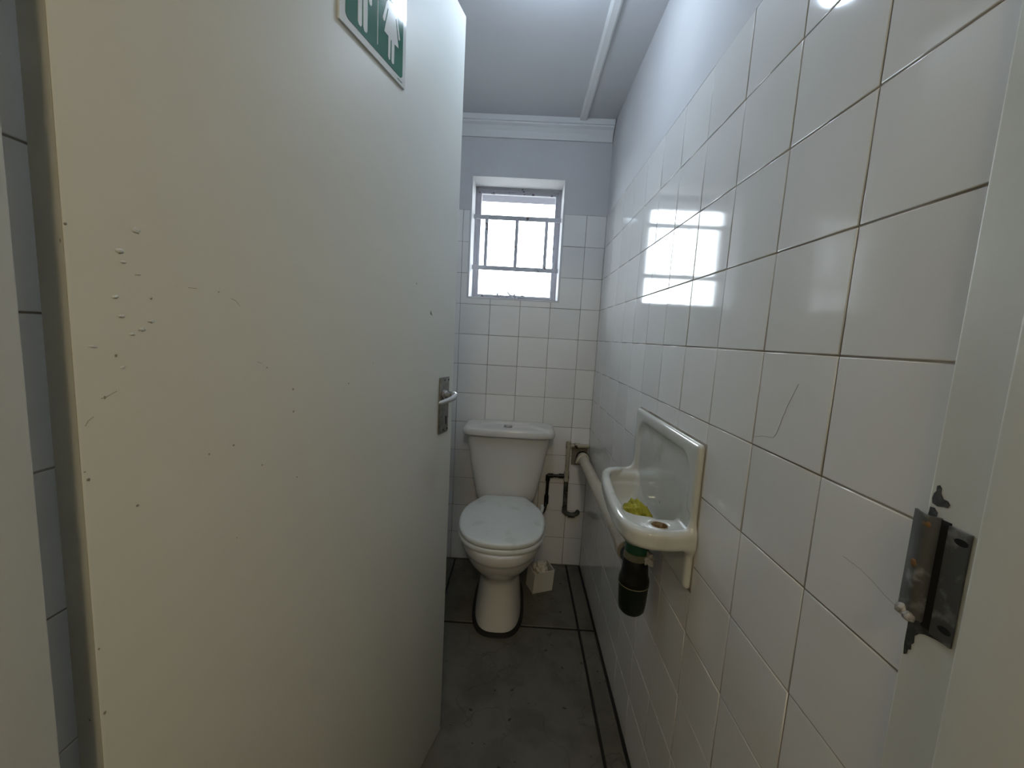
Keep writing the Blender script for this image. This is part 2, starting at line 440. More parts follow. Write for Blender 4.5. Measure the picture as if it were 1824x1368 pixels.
# ceiling, cornice and cover strip
ceiling = obj('ceiling', boxbm(XL-0.12, 0.12, -1.92, 0.25, CZ, CZ+0.08), M_CEIL); tag(ceiling, 'flat grey-white painted ceiling', kind='structure')
prof = [(0.0, 2.168), (-0.008, 2.168), (-0.010, 2.176), (-0.018, 2.196), (-0.030, 2.212), (-0.042, 2.220), (-0.043, 2.226), (-0.050, 2.227), (-0.052, CZ), (0.0, CZ)]
bm = prismbm(prof, lambda a, b, d: (d, a, b), XL, -0.004)
tag(obj('trim_1', bm, M_TRIM), 'white moulded cornice above the window', kind='structure')
bm = prismbm([(-0.160, CZ), (-0.158, CZ-0.009), (-0.152, CZ-0.012), (-0.132, CZ-0.012), (-0.126, CZ-0.009), (-0.124, CZ)], lambda a, b, d: (a-0.012+0.03*d*-0.0, d, b), -1.745, -0.050)
tag(obj('trim_2', bm, M_TRIM), 'painted cover strip running along the ceiling', kind='structure')

# partition with the doorway and the lobby the camera stands in
bm = bmesh.new()
for a in ((0.05, 1.30, -1.905, -1.72, 0, 2.40), (-1.70, -0.90, -1.905, -1.765, 0, 2.40), (-0.90, 0.05, -1.905, -1.72, 2.09, 2.40)):
    box(bm, *a)
tag(obj('wall_front', bm, M_HALL), 'painted partition wall around the doorway', kind='structure')
for nm, a, mt, lb in (('wall_lobby_left', (-1.80, -1.70, -4.3, -1.72, 0, 2.40), M_HALL, 'painted lobby wall left of the camera'),
                  ('wall_lobby_right', (1.30, 1.40, -4.3, -1.72, 0, 2.40), M_HALL, 'painted lobby wall right of the camera'),
                  ('wall_lobby_back', (-1.80, 1.40, -4.4, -4.3, 0, 2.40), M_HALL, 'painted lobby wall behind the camera'),
                  ('floor_lobby', (-1.80, 1.40, -4.4, -1.925, -0.1, 0.0), M_FLOOR, 'grey lobby floor before the doorway'),
                  ('ceiling_lobby', (-1.80, 1.40, -4.4, -1.72, 2.40, 2.48), M_CEIL, 'painted lobby ceiling')):
    tag(obj(nm, boxbm(*a), mt), lb, kind='structure')

# ------------------------------------------------------------------ door frame
def vprism(poly, z0, z1, bev=0.0, seg=3):
    bm = bmesh.new()
    prism(bm, poly, lambda a, b, d: (a, b, d), z0, z1)
    if bev:
        es = [e for e in bm.edges if abs((e.verts[0].co-e.verts[1].co).z) > 0.5]
        bmesh.ops.bevel(bm, geom=es, offset=bev, segments=seg, affect='EDGES', profile=0.5)
    return bm
frame_root = obj('trim_3', vprism([(0.06, -1.699), (-0.0045, -1.699), (-0.0045, -1.7515), (-0.017, -1.7515), (-0.017, -1.912), (0.06, -1.912)], 0, 2.05, 0.0028), M_FRAME, smooth=True, sharp=40)
tag(frame_root, 'cream painted steel door frame with a worn strike plate', kind='structure')
obj('frame_post', vprism([(-0.7785, -1.756), (-0.7785, -1.912), (-0.93, -1.912), (-0.93, -1.756)], 0, 2.05, 0.002), M_FRAME, frame_root, smooth=True, sharp=40)
bm = boxbm(-0.93, 0.06, -1.912, -1.7515, 2.04, 2.092, bev=0.003); obj('frame_head', bm, M_FRAME, frame_root)

# strike plate on the right post
XR = -0.0045
strike = empty('strike_plate', (XR, -1.72, 1.03)); strike.parent = frame_root
def sp(name, bm, m_, **k): return keep(obj(name, bm, m_, **k), strike)
Z0, Z1 = 0.978, 1.081
sp('plate', boxbm(XR-0.0020, XR, -1.7400, -1.7215, Z0-0.002, Z1-0.002, bev=0.0006), M_STEEL)
sp('latch_recess', boxbm(XR-0.0012, XR, -1.7225, -1.7135, Z0, Z1, bev=0.0003), M_DARKHOLE)
pr = [(XR-0.0005, -1.7150), (XR-0.0060, -1.7130), (XR-0.0090, -1.7090), (XR-0.0085, -1.7040), (XR-0.0065, -1.6990), (XR-0.0035, -1.6925), (XR-0.0015, -1.6930), (XR-0.0045, -1.6995), (XR-0.0062, -1.7045), (XR-0.0063, -1.7085), (XR-0.0040, -1.7110), (XR+0.0005, -1.7130)]
sp('lip', prismbm(pr, lambda a, b, d: (a, b, d), Z0+0.004, Z1+0.001), M_STEEL, smooth=True, sharp=50)
for zc in (Z1-0.012, Z0+0.010):
    bm = bmesh.new()
    prism(bm, [(0.0055*math.cos(t*math.pi/8), 0.0030*math.sin(t*math.pi/8)) for t in range(16)], lambda a, b, d: (d, -1.7335+a, zc+b), XR-0.0024, XR-0.0008)
    sp('screw_slot', bm, M_DARKHOLE)
def blob(c, r, seed, amp=0.35, sub=2):
    bm = bmesh.new(); bmesh.ops.create_icosphere(bm, subdivisions=sub, radius=1.0)
    for v in bm.verts:
        d = v.co.normalized(); k = 1 + amp*noise.noise(d*1.7 + Vector((seed*3.1, seed*1.7, 0)))
        v.co = Vector(c) + Vector((d.x*r[0]*k, d.y*r[1]*k, d.z*r[2]*k))
    return bm
sp('paint_blob', blob((XR-0.0085, -1.7015, 0.986), (0.0045, 0.0050, 0.0055), 1), M_BLOB, smooth=True)
sp('paint_blob', blob((XR-0.0088, -1.7085, 0.983), (0.0042, 0.0055, 0.0050), 2), M_BLOB, smooth=True)
sp('rust_spot', blob((XR-0.0088, -1.7050, 1.034), (0.0008, 0.0028, 0.0040), 3), M_RUST, smooth=True)
sp('rust_spot', blob((XR-0.0072, -1.7085, 1.074), (0.0020, 0.0040, 0.0040), 4), M_RUST, smooth=True)
def chip(poly, x=XR):
    bm = bmesh.new(); prism(bm, poly, lambda a, b, d: (d, a, b), x-0.0005, x+0.0004)
    o = obj('paint_chip', bm, M_CHIP, frame_root); return o
chip([(-1.7035, 1.0920), (-1.7085, 1.0905), (-1.7130, 1.0920), (-1.7165, 1.0925), (-1.7180, 1.0960), (-1.7160, 1.0985), (-1.7120, 1.0990), (-1.7095, 1.1030), (-1.7090, 1.1080), (-1.7070, 1.1100), (-1.7050, 1.1085), (-1.7052, 1.1040), (-1.7035, 1.1010), (-1.7028, 1.0965)])
chip([(-1.7020, 1.0800), (-1.7090, 1.0790), (-1.7095, 1.0850), (-1.7060, 1.0885), (-1.7025, 1.0880)])
chip([(-1.7030, 0.9400), (-1.7055, 0.9425), (-1.7060, 0.9470), (-1.7085, 0.9490), (-1.7080, 0.9540), (-1.7100, 0.9570), (-1.7095, 0.9640), (-1.7130, 0.9690), (-1.7180, 0.9720), (-1.7270, 0.9745), (-1.7390, 0.9760), (-1.7395, 0.9800), (-1.7020, 0.9800), (-1.7020, 0.9500)])

# ------------------------------------------------------------------ door leaf
DA = Vector((-0.569, -0.965)); DT = Vector((0.2715, 0.9625)).normalized(); DN = Vector((DT.y, -DT.x))
def dp(s, off, z):                      # s along the leaf (0 at the free edge, negative to the hinge), off out of its face
    q = DA + DT*s + DN*off; return Vector((q.x, q.y, z))
def dbox(s0, s1, o0, o1, z0, z1, bev=0.0, seg=2):
    bm = bmesh.new(); box(bm, s0, s1, o0, o1, z0, z1, bev, seg)
    for v in bm.verts: v.co = dp(v.co.x, v.co.y, v.co.z)
    return bm
door = obj('door_1', dbox(-0.783, 0.0, -0.040, 0.0, 0.008, 2.006, bev=0.0025), M_DOOR, smooth=True, sharp=40)
tag(door, 'open cream painted flush door with chipped paint', kind='structure')
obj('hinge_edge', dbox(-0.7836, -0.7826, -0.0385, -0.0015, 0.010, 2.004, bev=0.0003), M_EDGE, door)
plate = obj('lock_plate', dbox(-0.084, -0.033, 0.0, 0.005, 0.957, 1.106, bev=0.0022), M_PLATE, door, smooth=True, sharp=40)
tag(plate, 'tarnished metal lock plate with lever')
LZ = 1.060; LS = -0.064
path = [dp(LS, 0.004, LZ), dp(LS, 0.010, LZ), dp(LS, 0.012, LZ), dp(LS, 0.026, LZ)]
obj('lever_boss', tubebm(path, [0.013, 0.013, 0.0085, 0.0095], 20), M_CHROME, plate, smooth=True, sharp=40)
ctrl = [dp(LS+0.003, 0.016, LZ+0.001), dp(LS+0.008, 0.028, LZ+0.001), dp(LS+0.005, 0.034, LZ), dp(LS-0.010, 0.037, LZ-0.003), dp(LS-0.030, 0.036, LZ-0.006), dp(LS-0.052, 0.032, LZ-0.008), dp(LS-0.070, 0.030, LZ-0.009), dp(LS-0.076, 0.030, LZ-0.009)]
bm = bmesh.new()
pts = fillet(ctrl, 0.02, 5); n_ = len(pts)
tube(bm, pts, [float(np.interp(i/(n_-1), [0, .15, .4, .8, .95, 1], [.0085, .0095, .0080, .0055, .004, .0012])) for i in range(n_)], 14)
obj('lever_handle', bm, M_CHROME, plate, smooth=True)
obj('keyhole', dbox(-0.0505, -0.0455, 0.0042, 0.0056, 0.979, 1.001, bev=0.0003), M_DARKHOLE, plate)
for s_, z_ in ((-0.062, 1.098), (-0.040, 1.098), (-0.062, 0.966), (-0.040, 0.966)):
    obj('screw_hole', tubebm([dp(s_, 0.0042, z_), dp(s_, 0.0055, z_)], 0.0026, 10), M_DARKHOLE, plate)
for z_ in (0.22, 1.78):
    h_ = obj('hinge', tubebm([(-0.8215, -1.7235, z_-0.05), (-0.8215, -1.7235, z_+0.05)], 0.007, 12), M_PLATE, door, smooth=True, sharp=40)
    obj('hinge_leaf', boxbm(-0.832, -0.812, -1.756, -1.7235, z_-0.05, z_+0.05), M_PLATE, h_)
# dents and scabs in the paint
for ds, dz_, r_ in ((-0.7304, 1.3041, .0042), (-0.745, 1.2824, .0040), (-0.742, 1.2724, .0026), (-0.7307, 1.2628, .0024), (-0.7502, 1.2388, .0030), (-0.7462, 1.2211, .0026), (-0.73, 1.209, .0028),
                    (-0.7696, 1.1925, .0028), (-0.7219, 1.2175, .0026), (-0.7388, 1.2042, .0028), (-0.7477, 1.172, .0024)):
    bm = blob((0, 0, 0), (r_, 0.0004, r_*0.6), R.random()*9, amp=0.8)
    for v in bm.verts: v.co = dp(ds+v.co.x, v.co.y, dz_+v.co.z)
    obj('paint_scab', bm, M_DOOR, door, smooth=True)
for ds, dz_ in ((-0.6509, 1.2552), (-0.5883, 1.1625), (-0.5449, 1.0949), (-0.6687, 1.0642), (-0.5984, 1.0299), (-0.4259, 1.1251), (-0.3584, 1.1571), (-0.2075, 1.3257), (-0.7525, 1.1838), (-0.7629, 1.1447),
                (-0.5454, 1.1281), (-0.5401, 0.9932), (-0.6383, 1.0675), (-0.7208, 1.2406), (-0.7816, 1.2968), (-0.6376, 0.9439), (-0.7425, 1.0304), (-0.7812, 1.0780), (-0.7790, 1.0700), (-0.7805, 0.90), (-0.7800, 0.83)):
    q_ = R.uniform(0.0008, 0.0014)
    bm = blob((0, 0, 0), (q_, 0.0004, q_*R.uniform(0.7, 1.5)), R.random()*9, amp=0.9)
    for v in bm.verts: v.co = dp(ds+v.co.x, v.co.y, dz_+v.co.z)
    obj('paint_chip', bm, M_CHIPD, door, smooth=True)
for ln in (((-0.7785, 1.1201), (-0.7761, 1.1248), (-0.7719, 1.1279)), ((-0.7658, 1.1439), (-0.762, 1.145), (-0.7535, 1.1497)), ((-0.6848, 1.2559), (-0.6754, 1.2562)), ((-0.636, 1.2493), (-0.6295, 1.2469), (-0.625, 1.2411)), ((-0.6027, 1.1708), (-0.5959, 1.1685))):
    obj('scratch', tubebm([dp(a_, 0.0, z_) for a_, z_ in ln], 0.00025, 6), M_CHIPD, door)

# ------------------------------------------------------------------ restroom sign on the door
SGN = empty('restroom_sign', dp(-0.3645, 0.0, 1.684))
tag(SGN, 'green and white toilet sign with man and woman pictograms fixed on the door', 'sign')
def spoly(name, poly, o0, o1, m_, parent=SGN):
    bm = bmesh.new(); prism(bm, poly, lambda a, b, d: dp(a, d, b), o0, o1)
    return keep(obj(name, bm, m_), SGN)
def rrect(a0, a1, b0, b1, r, n=5):
    out = []
    for cx, cy, t0 in ((a1-r, b0+r, -90), (a1-r, b1-r, 0), (a0+r, b1-r, 90), (a0+r, b0+r, 180)):
        for k in range(n+1):
            t = math.radians(t0+90*k/n); out.append((cx+r*math.cos(t), cy+r*math.sin(t)))
    return out
spoly('backing', rrect(-0.4550, -0.2740, 1.6840, 1.8740, 0.001), 0.0, 0.0035, M_SIGNW)
spoly('green_panel', rrect(-0.4420, -0.2845, 1.6960, 1.8620, 0.008), 0.0030, 0.0040, M_SIGNG)
# man
spoly('man_figure', [(-0.4140, 1.709), (-0.4115, 1.7045), (-0.4065, 1.7045), (-0.4040, 1.709), (-0.4038, 1.762), (-0.4012, 1.762), (-0.4005, 1.709), (-0.3980, 1.7045), (-0.3925, 1.7045), (-0.3900, 1.709), (-0.3897, 1.795),
      (-0.3875, 1.795), (-0.3868, 1.757), (-0.3850, 1.753), (-0.3810, 1.753), (-0.3790, 1.757), (-0.3790, 1.806), (-0.3830, 1.814), (-0.3900, 1.817), (-0.4140, 1.817), (-0.4210, 1.814), (-0.4255, 1.806), (-0.4255, 1.757), (-0.4235, 1.753), (-0.4195, 1.753), (-0.4175, 1.757), (-0.4168, 1.795), (-0.4142, 1.795)], 0.0036, 0.0044, M_SIGNW)
spoly('man_head', [(-0.4022+0.0105*math.cos(t*math.pi/10), 1.8315+0.0105*math.sin(t*math.pi/10)) for t in range(20)], 0.0036, 0.0044, M_SIGNW)
spoly('divider_line', rrect(-0.3636, -0.3620, 1.7070, 1.8520, 0.0004, 2), 0.0036, 0.0044, M_SIGNW)
# woman
spoly('woman_figure', [(-0.3315, 1.7080), (-0.3285, 1.7040), (-0.3255, 1.7060), (-0.3245, 1.7400), (-0.3215, 1.7400), (-0.3210, 1.7060), (-0.3175, 1.7035), (-0.3135, 1.7060), (-0.3125, 1.7400), (-0.2995, 1.7410), (-0.3105, 1.7830), (-0.3085, 1.7850), (-0.2995, 1.7560), (-0.2965, 1.7560), (-0.2955, 1.7590), (-0.3060, 1.7920), (-0.3120, 1.7985), (-0.3330, 1.7985), (-0.3385, 1.7920), (-0.3490, 1.7600), (-0.3470, 1.7565), (-0.3430, 1.7570), (-0.3350, 1.7840), (-0.3330, 1.7830), (-0.3440, 1.7410), (-0.3315, 1.7410)], 0.0036, 0.0044, M_SIGNW)
spoly('woman_head', [(-0.3225+0.0105*math.cos(t*math.pi/10), 1.8130+0.0105*math.sin(t*math.pi/10)) for t in range(20)], 0.0036, 0.0044, M_SIGNW)
spoly('small_print', rrect(-0.3000, -0.2850, 1.6893, 1.6907, 0.0003, 2), 0.0030, 0.0038, M_SIGNG)

# ------------------------------------------------------------------ window
WY = 0.150
win = empty('window_1', ((WX0+WX1)/2, WY, WZ0)); tag(win, 'small steel window with peeling paint and burglar bars', kind='structure')
def wp(name, bm, m_, parent=None, **k):
    o = obj(name, bm, m_, **k); keep(o, win); return o
def ring_bm(x0, x1, z0, z1, t, y0, y1, bev=0.002):
    bm = bmesh.new()
    box(bm, x0, x0+t, y0, y1, z0, z1, bev); box(bm, x1-t, x1, y0, y1, z0, z1, bev)
    box(bm, x0+t, x1-t, y0, y1, z0, z0+t, bev); box(bm, x0+t, x1-t, y0, y1, z1-t, z1, bev); return bm
wp('window_frame', ring_bm(WX0+0.005, WX1-0.005, WZ0+0.004, WZ1-0.003, 0.017, WY-0.012, WY+0.026), M_WFRAME)
wp('sash', ring_bm(WX0+0.018, WX1-0.018, WZ0+0.016, WZ1-0.016, 0.018, WY-0.004, WY+0.018), M_WFRAME)
wp('pane', boxbm(WX0+0.034, WX1-0.034, WY+0.006, WY+0.009, WZ0+0.032, WZ1-0.032), M_GLASS)
BY = 0.098
for z_ in (1.826, 1.571):
    wp('burglar_bar', boxbm(WX0+0.003, WX1-0.003, BY-0.004, BY+0.004, z_-0.011, z_+0.011, bev=0.001), M_BAR)
for x_ in (-0.598, -0.441, -0.288):
    wp('burglar_bar', boxbm(x_-0.0085, x_+0.0085, BY-0.010, BY-0.004, 1.571-0.012, 1.826+0.010, bev=0.001), M_BAR)
stay = wp('window_stay', tubebm(fillet([(-0.475, WY-0.020, 1.455), (-0.462, WY-0.030, 1.437), (-0.440, WY-0.032, 1.434), (-0.390, WY-0.030, 1.433)], 0.01), 0.0042, 8), M_WFRAME, smooth=True)
wp('stay_peg', tubebm([(-0.436, WY-0.010, 1.432), (-0.436, WY-0.045, 1.432), (-0.436, WY-0.045, 1.445)], 0.0048, 8), M_WFRAME)
wp('stay_peg', tubebm([(-0.524, WY-0.008, 1.428), (-0.526, WY-0.030, 1.432), (-0.528, WY-0.032, 1.446)], 0.005, 8), M_WFRAME)
wp('stay_bracket', boxbm(-0.402, -0.384, WY-0.034, WY-0.008, 1.426, 1.440, bev=0.002), M_WFRAME)
wp('latch', boxbm(WX1-0.034, WX1-0.020, WY-0.018, WY-0.006, 1.585, 1.620, bev=0.003), M_BAR)

# outside: eave above the window and the ground
eave = obj('eave', boxbm(-2.5, 1.6, 0.235, 0.78, 2.115, 2.22, bev=0.004), M_EAVE); tag(eave, 'pale painted eave over the small window outside', 'eave', kind='structure')
tag(obj('ground_outside', boxbm(-40, 40, 0.24, 60, -0.3, -0.2), M_GROUND), 'concrete ground outside the window', kind='structure')

# ------------------------------------------------------------------ toilet
TX = -0.424
toilet = empty('toilet', (TX, -0.34, 0.0)); tag(toilet, 'white close-coupled toilet with its lid closed under the window', 'toilet')
def tp(name, bm, m_, smooth=True, sharp=45): return keep(obj(name, bm, m_, smooth=smooth, sharp=sharp), toilet)
NR = 56
def egg(a, yf, yb, z, e=2.0, wide=0.42, eb=None):
    """plan ring: half width a, front yf, back yb; widest at fraction from the back"""
    yc = yb + (yf-yb)*wide; out = []; eb = eb or e
    for k in range(NR):
        t = 2*math.pi*k/NR; c, s = math.cos(t), math.sin(t)
        ee = e if s < 0 else eb
        x = a*math.copysign(abs(c)**(2/ee), c)
        y = math.copysign(abs(s)**(2/ee), s)
        y = yc + (yc-yf)*y if s < 0 else yc + (yb-yc)*y
        out.append((TX+x, y, z))
    return out
tab = [  # z, half width, front, back, exponent
    (0.000, 0.102, -0.556, -0.130, 3.0), (0.010, 0.103, -0.557, -0.130, 3.0), (0.050, 0.099, -0.548, -0.130, 2.9), (0.110, 0.092, -0.533, -0.130, 2.8), (0.165, 0.087, -0.521, -0.130, 2.7), (0.195, 0.087, -0.519, -0.130, 2.6),
    (0.215, 0.093, -0.527, -0.130, 2.5), (0.240, 0.110, -0.553, -0.130, 2.35), (0.270, 0.131, -0.590, -0.130, 2.25), (0.300, 0.148, -0.619, -0.125, 2.2), (0.330, 0.161, -0.638, -0.120, 2.15), (0.348, 0.166, -0.645, -0.115, 2.15),
    (0.354, 0.1715, -0.651, -0.11, 2.15), (0.362, 0.1735, -0.654, -0.11, 2.15), (0.388, 0.1745, -0.656, -0.11, 2.15), (0.395, 0.1725, -0.653, -0.11, 2.15), (0.398, 0.168, -0.648, -0.11, 2.15)]
zz = sorted(set([t[0] for t in tab] + [0.03, 0.08, 0.14, 0.18, 0.205, 0.228, 0.255, 0.285, 0.315, 0.34]))
bm = bmesh.new()
loft(bm, [egg(interp(z, tab, 1)*float(np.interp(z, [0.2, 0.3], [1.0, 1.035])), interp(z, tab, 2), interp(z, tab, 3), z, interp(z, tab, 4), 0.45, 3.2) for z in zz])
tp('bowl', bm, M_CERAMIC)
# black seal round the foot
bm = bmesh.new()
rg = lambda d, z: [(x, y, z) for x, y, _ in egg(0.103+d, -0.557-d, -0.130+d, 0, 3.0, 0.45, 3.2)]
loft(bm, [rg(0.0125, 0.0), rg(0.0105, 0.005), rg(0.004, 0.012), rg(-0.004, 0.016)]); tp('floor_seal', bm, M_SEAL)
def lidring(d, z, shift=0.0):
    """seat outline: straight back, slanting flanks, round front"""
    half = [(0.0, -0.170), (0.080, -0.170), (0.096, -0.174), (0.116, -0.205), (0.149, -0.268), (0.170, -0.322), (0.1785, -0.385), (0.1775, -0.450), (0.166, -0.520), (0.140, -0.580), (0.100, -0.618), (0.052, -0.637), (0.0, -0.643)]
    pts = half + [(-x, y) for x, y in half[::-1][1:-1]]
    pts = chaikin(pts, 2); cx, cy = 0, -0.40
    out = []
    for x, y in pts:
        v = Vector((x-cx, y-cy)); l = v.length; v = v*((l-d)/l)
        out.append((TX+(cx+v.x)*1.03, cy+v.y+shift, z))
    return out
bm = bmesh.new(); loft(bm, [lidring(0.010, 0.400), lidring(-0.001, 0.401), lidring(-0.003, 0.406), lidring(-0.003, 0.414), lidring(0.001, 0.419), lidring(0.012, 0.420)]); seat = tp('seat', bm, M_SEAT)
bm = bmesh.new(); loft(bm, [lidring(0.008, 0.4225), lidring(0.001, 0.4235), lidring(0.0, 0.428), lidring(0.0, 0.436), lidring(0.003, 0.4405), lidring(0.010, 0.443), lidring(0.03, 0.4445), lidring(0.07, 0.4455), lidring(0.11, 0.446)]); tp('seat_lid', bm, M_SEAT)
for s_ in (-1, 1):
    bm = bmesh.new(); tube(bm, [(TX+s_*0.062, -0.168, 0.402), (TX+s_*0.062, -0.168, 0.432)], 0.012, 14); tp('seat_hinge', bm, M_SEAT)
bm = bmesh.new(); tube(bm, [(TX+0.180, -0.225, 0.385), (TX+0.184, -0.225, 0.418), (TX+0.181, -0.225, 0.430)], [0.007, 0.009, 0.005], 12); tp('seat_bumper', bm, M_SEAT)
# cistern
def rring(a, yf, yb, z, e=7.0, bow=0.0):
    out = []
    for k in range(NR):
        t = 2*math.pi*(k+0.5)/NR; c, s = math.cos(t), math.sin(t)
        x = math.copysign(abs(c)**(2/e), c); y = math.copysign(abs(s)**(2/e), s)
        yy = (yf+yb)/2 + y*(yb-yf)/2
        if y < 0: yy -= bow*(1-x*x)*(-y)
        out.append((TX+0.003+a*x*1.045, yy, z))
    return out
bm = bmesh.new()
loft(bm, [rring(a, yf, -0.012, z, 7.0, 0.012) for z, a, yf in ((0.398, 0.100, -0.125), (0.400, 0.118, -0.140), (0.406, 0.130, -0.149), (0.418, 0.139, -0.155), (0.44, 0.1445, -0.158), (0.50, 0.156, -0.163), (0.58, 0.170, -0.169), (0.66, 0.183, -0.175), (0.72, 0.192, -0.179), (0.748, 0.195, -0.181))])
tp('cistern', bm, M_CERAMIC)
# cistern lid: height field top, lip round the edge
bm = bmesh.new()
gx, gy = 60, 36
def lid_top(u, v):                      # u -1..1 across, v 0 (back)..1 (front)
    arc = 0.30 + 0.72*u*u
    d = (v-arc)/0.10; t = min(1, max(0, d)); t = t*t*(3-2*t)
    return 0.787 - 0.008*t - 0.004*v
outer = []
rows = [rring(0.206, -0.197, -0.006, 0.744, 6.0, 0.010), rring(0.2135, -0.204, -0.004, 0.7445, 6.0, 0.010), rring(0.2155, -0.206, -0.004, 0.749, 6.0, 0.010), rring(0.2150, -0.2055, -0.004, 0.764, 6.0, 0.010), rring(0.212, -0.2025, -0.005, 0.772, 6.0, 0.010)]
for ins in (0.006, 0.014, 0.024, 0.036, 0.05, 0.065, 0.08, 0.09):
    ring = []
    for x, y, _ in rring(0.212-ins, -0.2025+ins, -0.005-min(ins, 0.09), 0, 6.0-ins*30, 0.010):
        u = (x-TX-0.003)/0.2215; v = (-0.005-y)/0.2075
        ring.append((x, y, lid_top(u, v)-(0.004 if ins < 0.01 else 0.0012 if ins < 0.02 else 0)))
    rows.append(ring)
loft(bm, rows); lid = tp('cistern_lid', bm, M_CERAMIC)
b_ = obj('flush_button', lathebm((TX-0.004, -0.125, 0.7765), [(0.021, 0.0), (0.021, 0.006), (0.019, 0.0075), (0.016, 0.0065), (0.0155, 0.0085), (0.010, 0.0098), (0.002, 0.010)], 28), M_CHROME, smooth=True, sharp=40)
b_.parent = lid; b_.matrix_parent_inverse = (Matrix.Translation(toilet.location)).inverted() @ Matrix.Identity(4)
b_.matrix_parent_inverse = Matrix.Identity(4)

# ------------------------------------------------------------------ wash basin on the right wall
basin = empty('wash_basin', (-0.06, -1.04, 0.70)); tag(basin, 'small white ceramic wash basin with tall splashback on the right wall', 'basin')
h = 0.0034
org = np.array([-0.004, -1.325, 0.685]); shp = (int(0.185/h), int(0.545/h), int(0.355/h))   # axes: u (out of the wall), y, z
U = org[0]+h*np.arange(shp[0]); Yv = org[1]+h*np.arange(shp[1]); Zv = org[2]+h*np.arange(shp[2])
U3, Y3, Z3 = np.meshgrid(U, Yv, Zv, indexing='ij')
U2, Y2 = np.meshgrid(U, Yv, indexing='ij')
out_poly = chaikin([(-0.03, -0.826), (0.060, -0.836), (0.100, -0.850), (0.122, -0.880), (0.136, -0.960), (0.145, -1.050), (0.150, -1.130), (0.151, -1.200), (0.140, -1.252), (0.110, -1.276), (0.060, -1.281), (0.015, -1.272), (-0.03, -1.260)], 2)
cav_poly = chaikin([(-0.012, -0.868), (0.060, -0.872), (0.090, -0.884), (0.104, -0.915), (0.113, -0.980), (0.121, -1.060), (0.124, -1.110), (0.118, -1.150), (0.095, -1.168), (0.050, -1.172), (-0.012, -1.172)], 2)
led_poly = chaikin([(0.000, -1.150), (0.060, -1.150), (0.126, -1.130), (0.131, -1.190), (0.121, -1.235), (0.095, -1.252), (0.055, -1.256), (0.000, -1.250)], 2)
sdo = sd_poly(U2, Y2, out_poly)[:, :, None]; sdc = sd_poly(U2, Y2, cav_poly)[:, :, None]; sdl = sd_poly(U2, Y2, led_poly)[:, :, None]
def sdbox(u0, u1, y0, y1, z0, z1, r):
    qx = np.abs(U3-(u0+u1)/2)-(u1-u0)/2+r; qy = np.abs(Y3-(y0+y1)/2)-(y1-y0)/2+r; qz = np.abs(Z3-(z0+z1)/2)-(z1-z0)/2+r
    return np.sqrt(np.maximum(qx, 0)**2+np.maximum(qy, 0)**2+np.maximum(qz, 0)**2)+np.minimum(np.maximum(qx, np.maximum(qy, qz)), 0)-r
slab = sdbox(-0.03, 0.0150, -1.262, -0.820, 0.706, 1.022, 0.009)
r_ = 0.013; dz = np.abs(Z3-0.8165)-0.0215
qa, qb = sdo+r_+0*Z3, dz+r_
body = np.sqrt(np.maximum(qa, 0)**2+np.maximum(qb, 0)**2)+np.minimum(np.maximum(qa, qb), 0)-r_
tt = np.clip((0.812-Z3)/0.085, 0, 1.6)
sda = np.maximum(sdo, -1.185-Y2[:, :, None])
under = np.maximum(np.maximum(sda+0.016+0.045*tt**2.2, Z3-0.812), 0.722-Z3)
solid = smin(smin(body, under, 0.018), slab, 0.026)
td = np.clip((0.838-Z3)/0.10, 0, 1.4)
cav = smax(sdc+0.003+0.030*td**2.5-0.004*np.clip((Z3-0.795)/0.006, 0, 1), 0.740-Z3, 0.022)
cav = np.maximum(cav, Z3-0.90)
rec = sdbox(0.0085, 0.060, -1.228, -0.852, 0.8275, 0.990, 0.001)
# round the corners of the splashback recess in its own plane
qy = np.abs(Y3+1.040)-0.188+0.060; qz = np.abs(Z3-0.86)-0.130+0.060
rec2 = np.sqrt(np.maximum(qy, 0)**2+np.maximum(qz, 0)**2)+np.minimum(np.maximum(qy, qz), 0)-0.060
rec = smax(smax(rec2*0.5, 0.0045-U3, 0.010), np.maximum(U3-0.055, 0.8285-Z3), 0.008)
led = smax(sdl+0*Z3, 0.8275-Z3, 0.006); led = np.maximum(led, Z3-0.87)
hole = np.maximum(np.sqrt((U3-0.060)**2+(Y3+1.214)**2)-0.0165, 0.76-Z3)
field = smax(solid, -smin(smin(cav, rec, 0.020), led, 0.008), 0.007)
field = np.minimum(field, sdbox(-0.03, 0.0045, -1.256, -0.826, 0.712, 1.016, 0.002))
field = np.maximum(field, -hole)
field = np.maximum(field, 0.0005-U3)
me = surface_nets(field, org, h)
ed = np.array([tuple(e.vertices) for e in me.edges]); co = np.array([tuple(v.co) for v in me.vertices]); c0 = co.copy()
deg = np.bincount(ed.ravel(), minlength=len(co))[:, None]
for it in range(14):
    sm = np.zeros_like(co); np.add.at(sm, ed[:, 0], co[ed[:, 1]]); np.add.at(sm, ed[:, 1], co[ed[:, 0]])
    co = co + (0.5 if it % 2 == 0 else -0.52)*(sm/deg-co)
me.vertices.foreach_set('co', co.ravel())
for v in me.vertices: v.co.x = -v.co.x
me.flip_normals()
bo = objm('basin_body', me, M_BASIN, smooth=True); keep(bo, basin)
keep(obj('tap_hole_stain', lathebm((-0.060, -1.214, 0.792), [(0.0175, 0.0), (0.0175, 0.0335), (0.0158, 0.034), (0.0150, 0.030), (0.0145, 0.004), (0.002, 0.003)], 24), M_BROWN, smooth=True, sharp=40), basin)
keep(obj('drain', lathebm((-0.060, -1.080, 0.7395), [(0.022, 0.0), (0.022, 0.003), (0.018, 0.0035), (0.015, 0.0015), (0.002, 0.001)], 24), M_PLATE, smooth=True, sharp=40), basin)
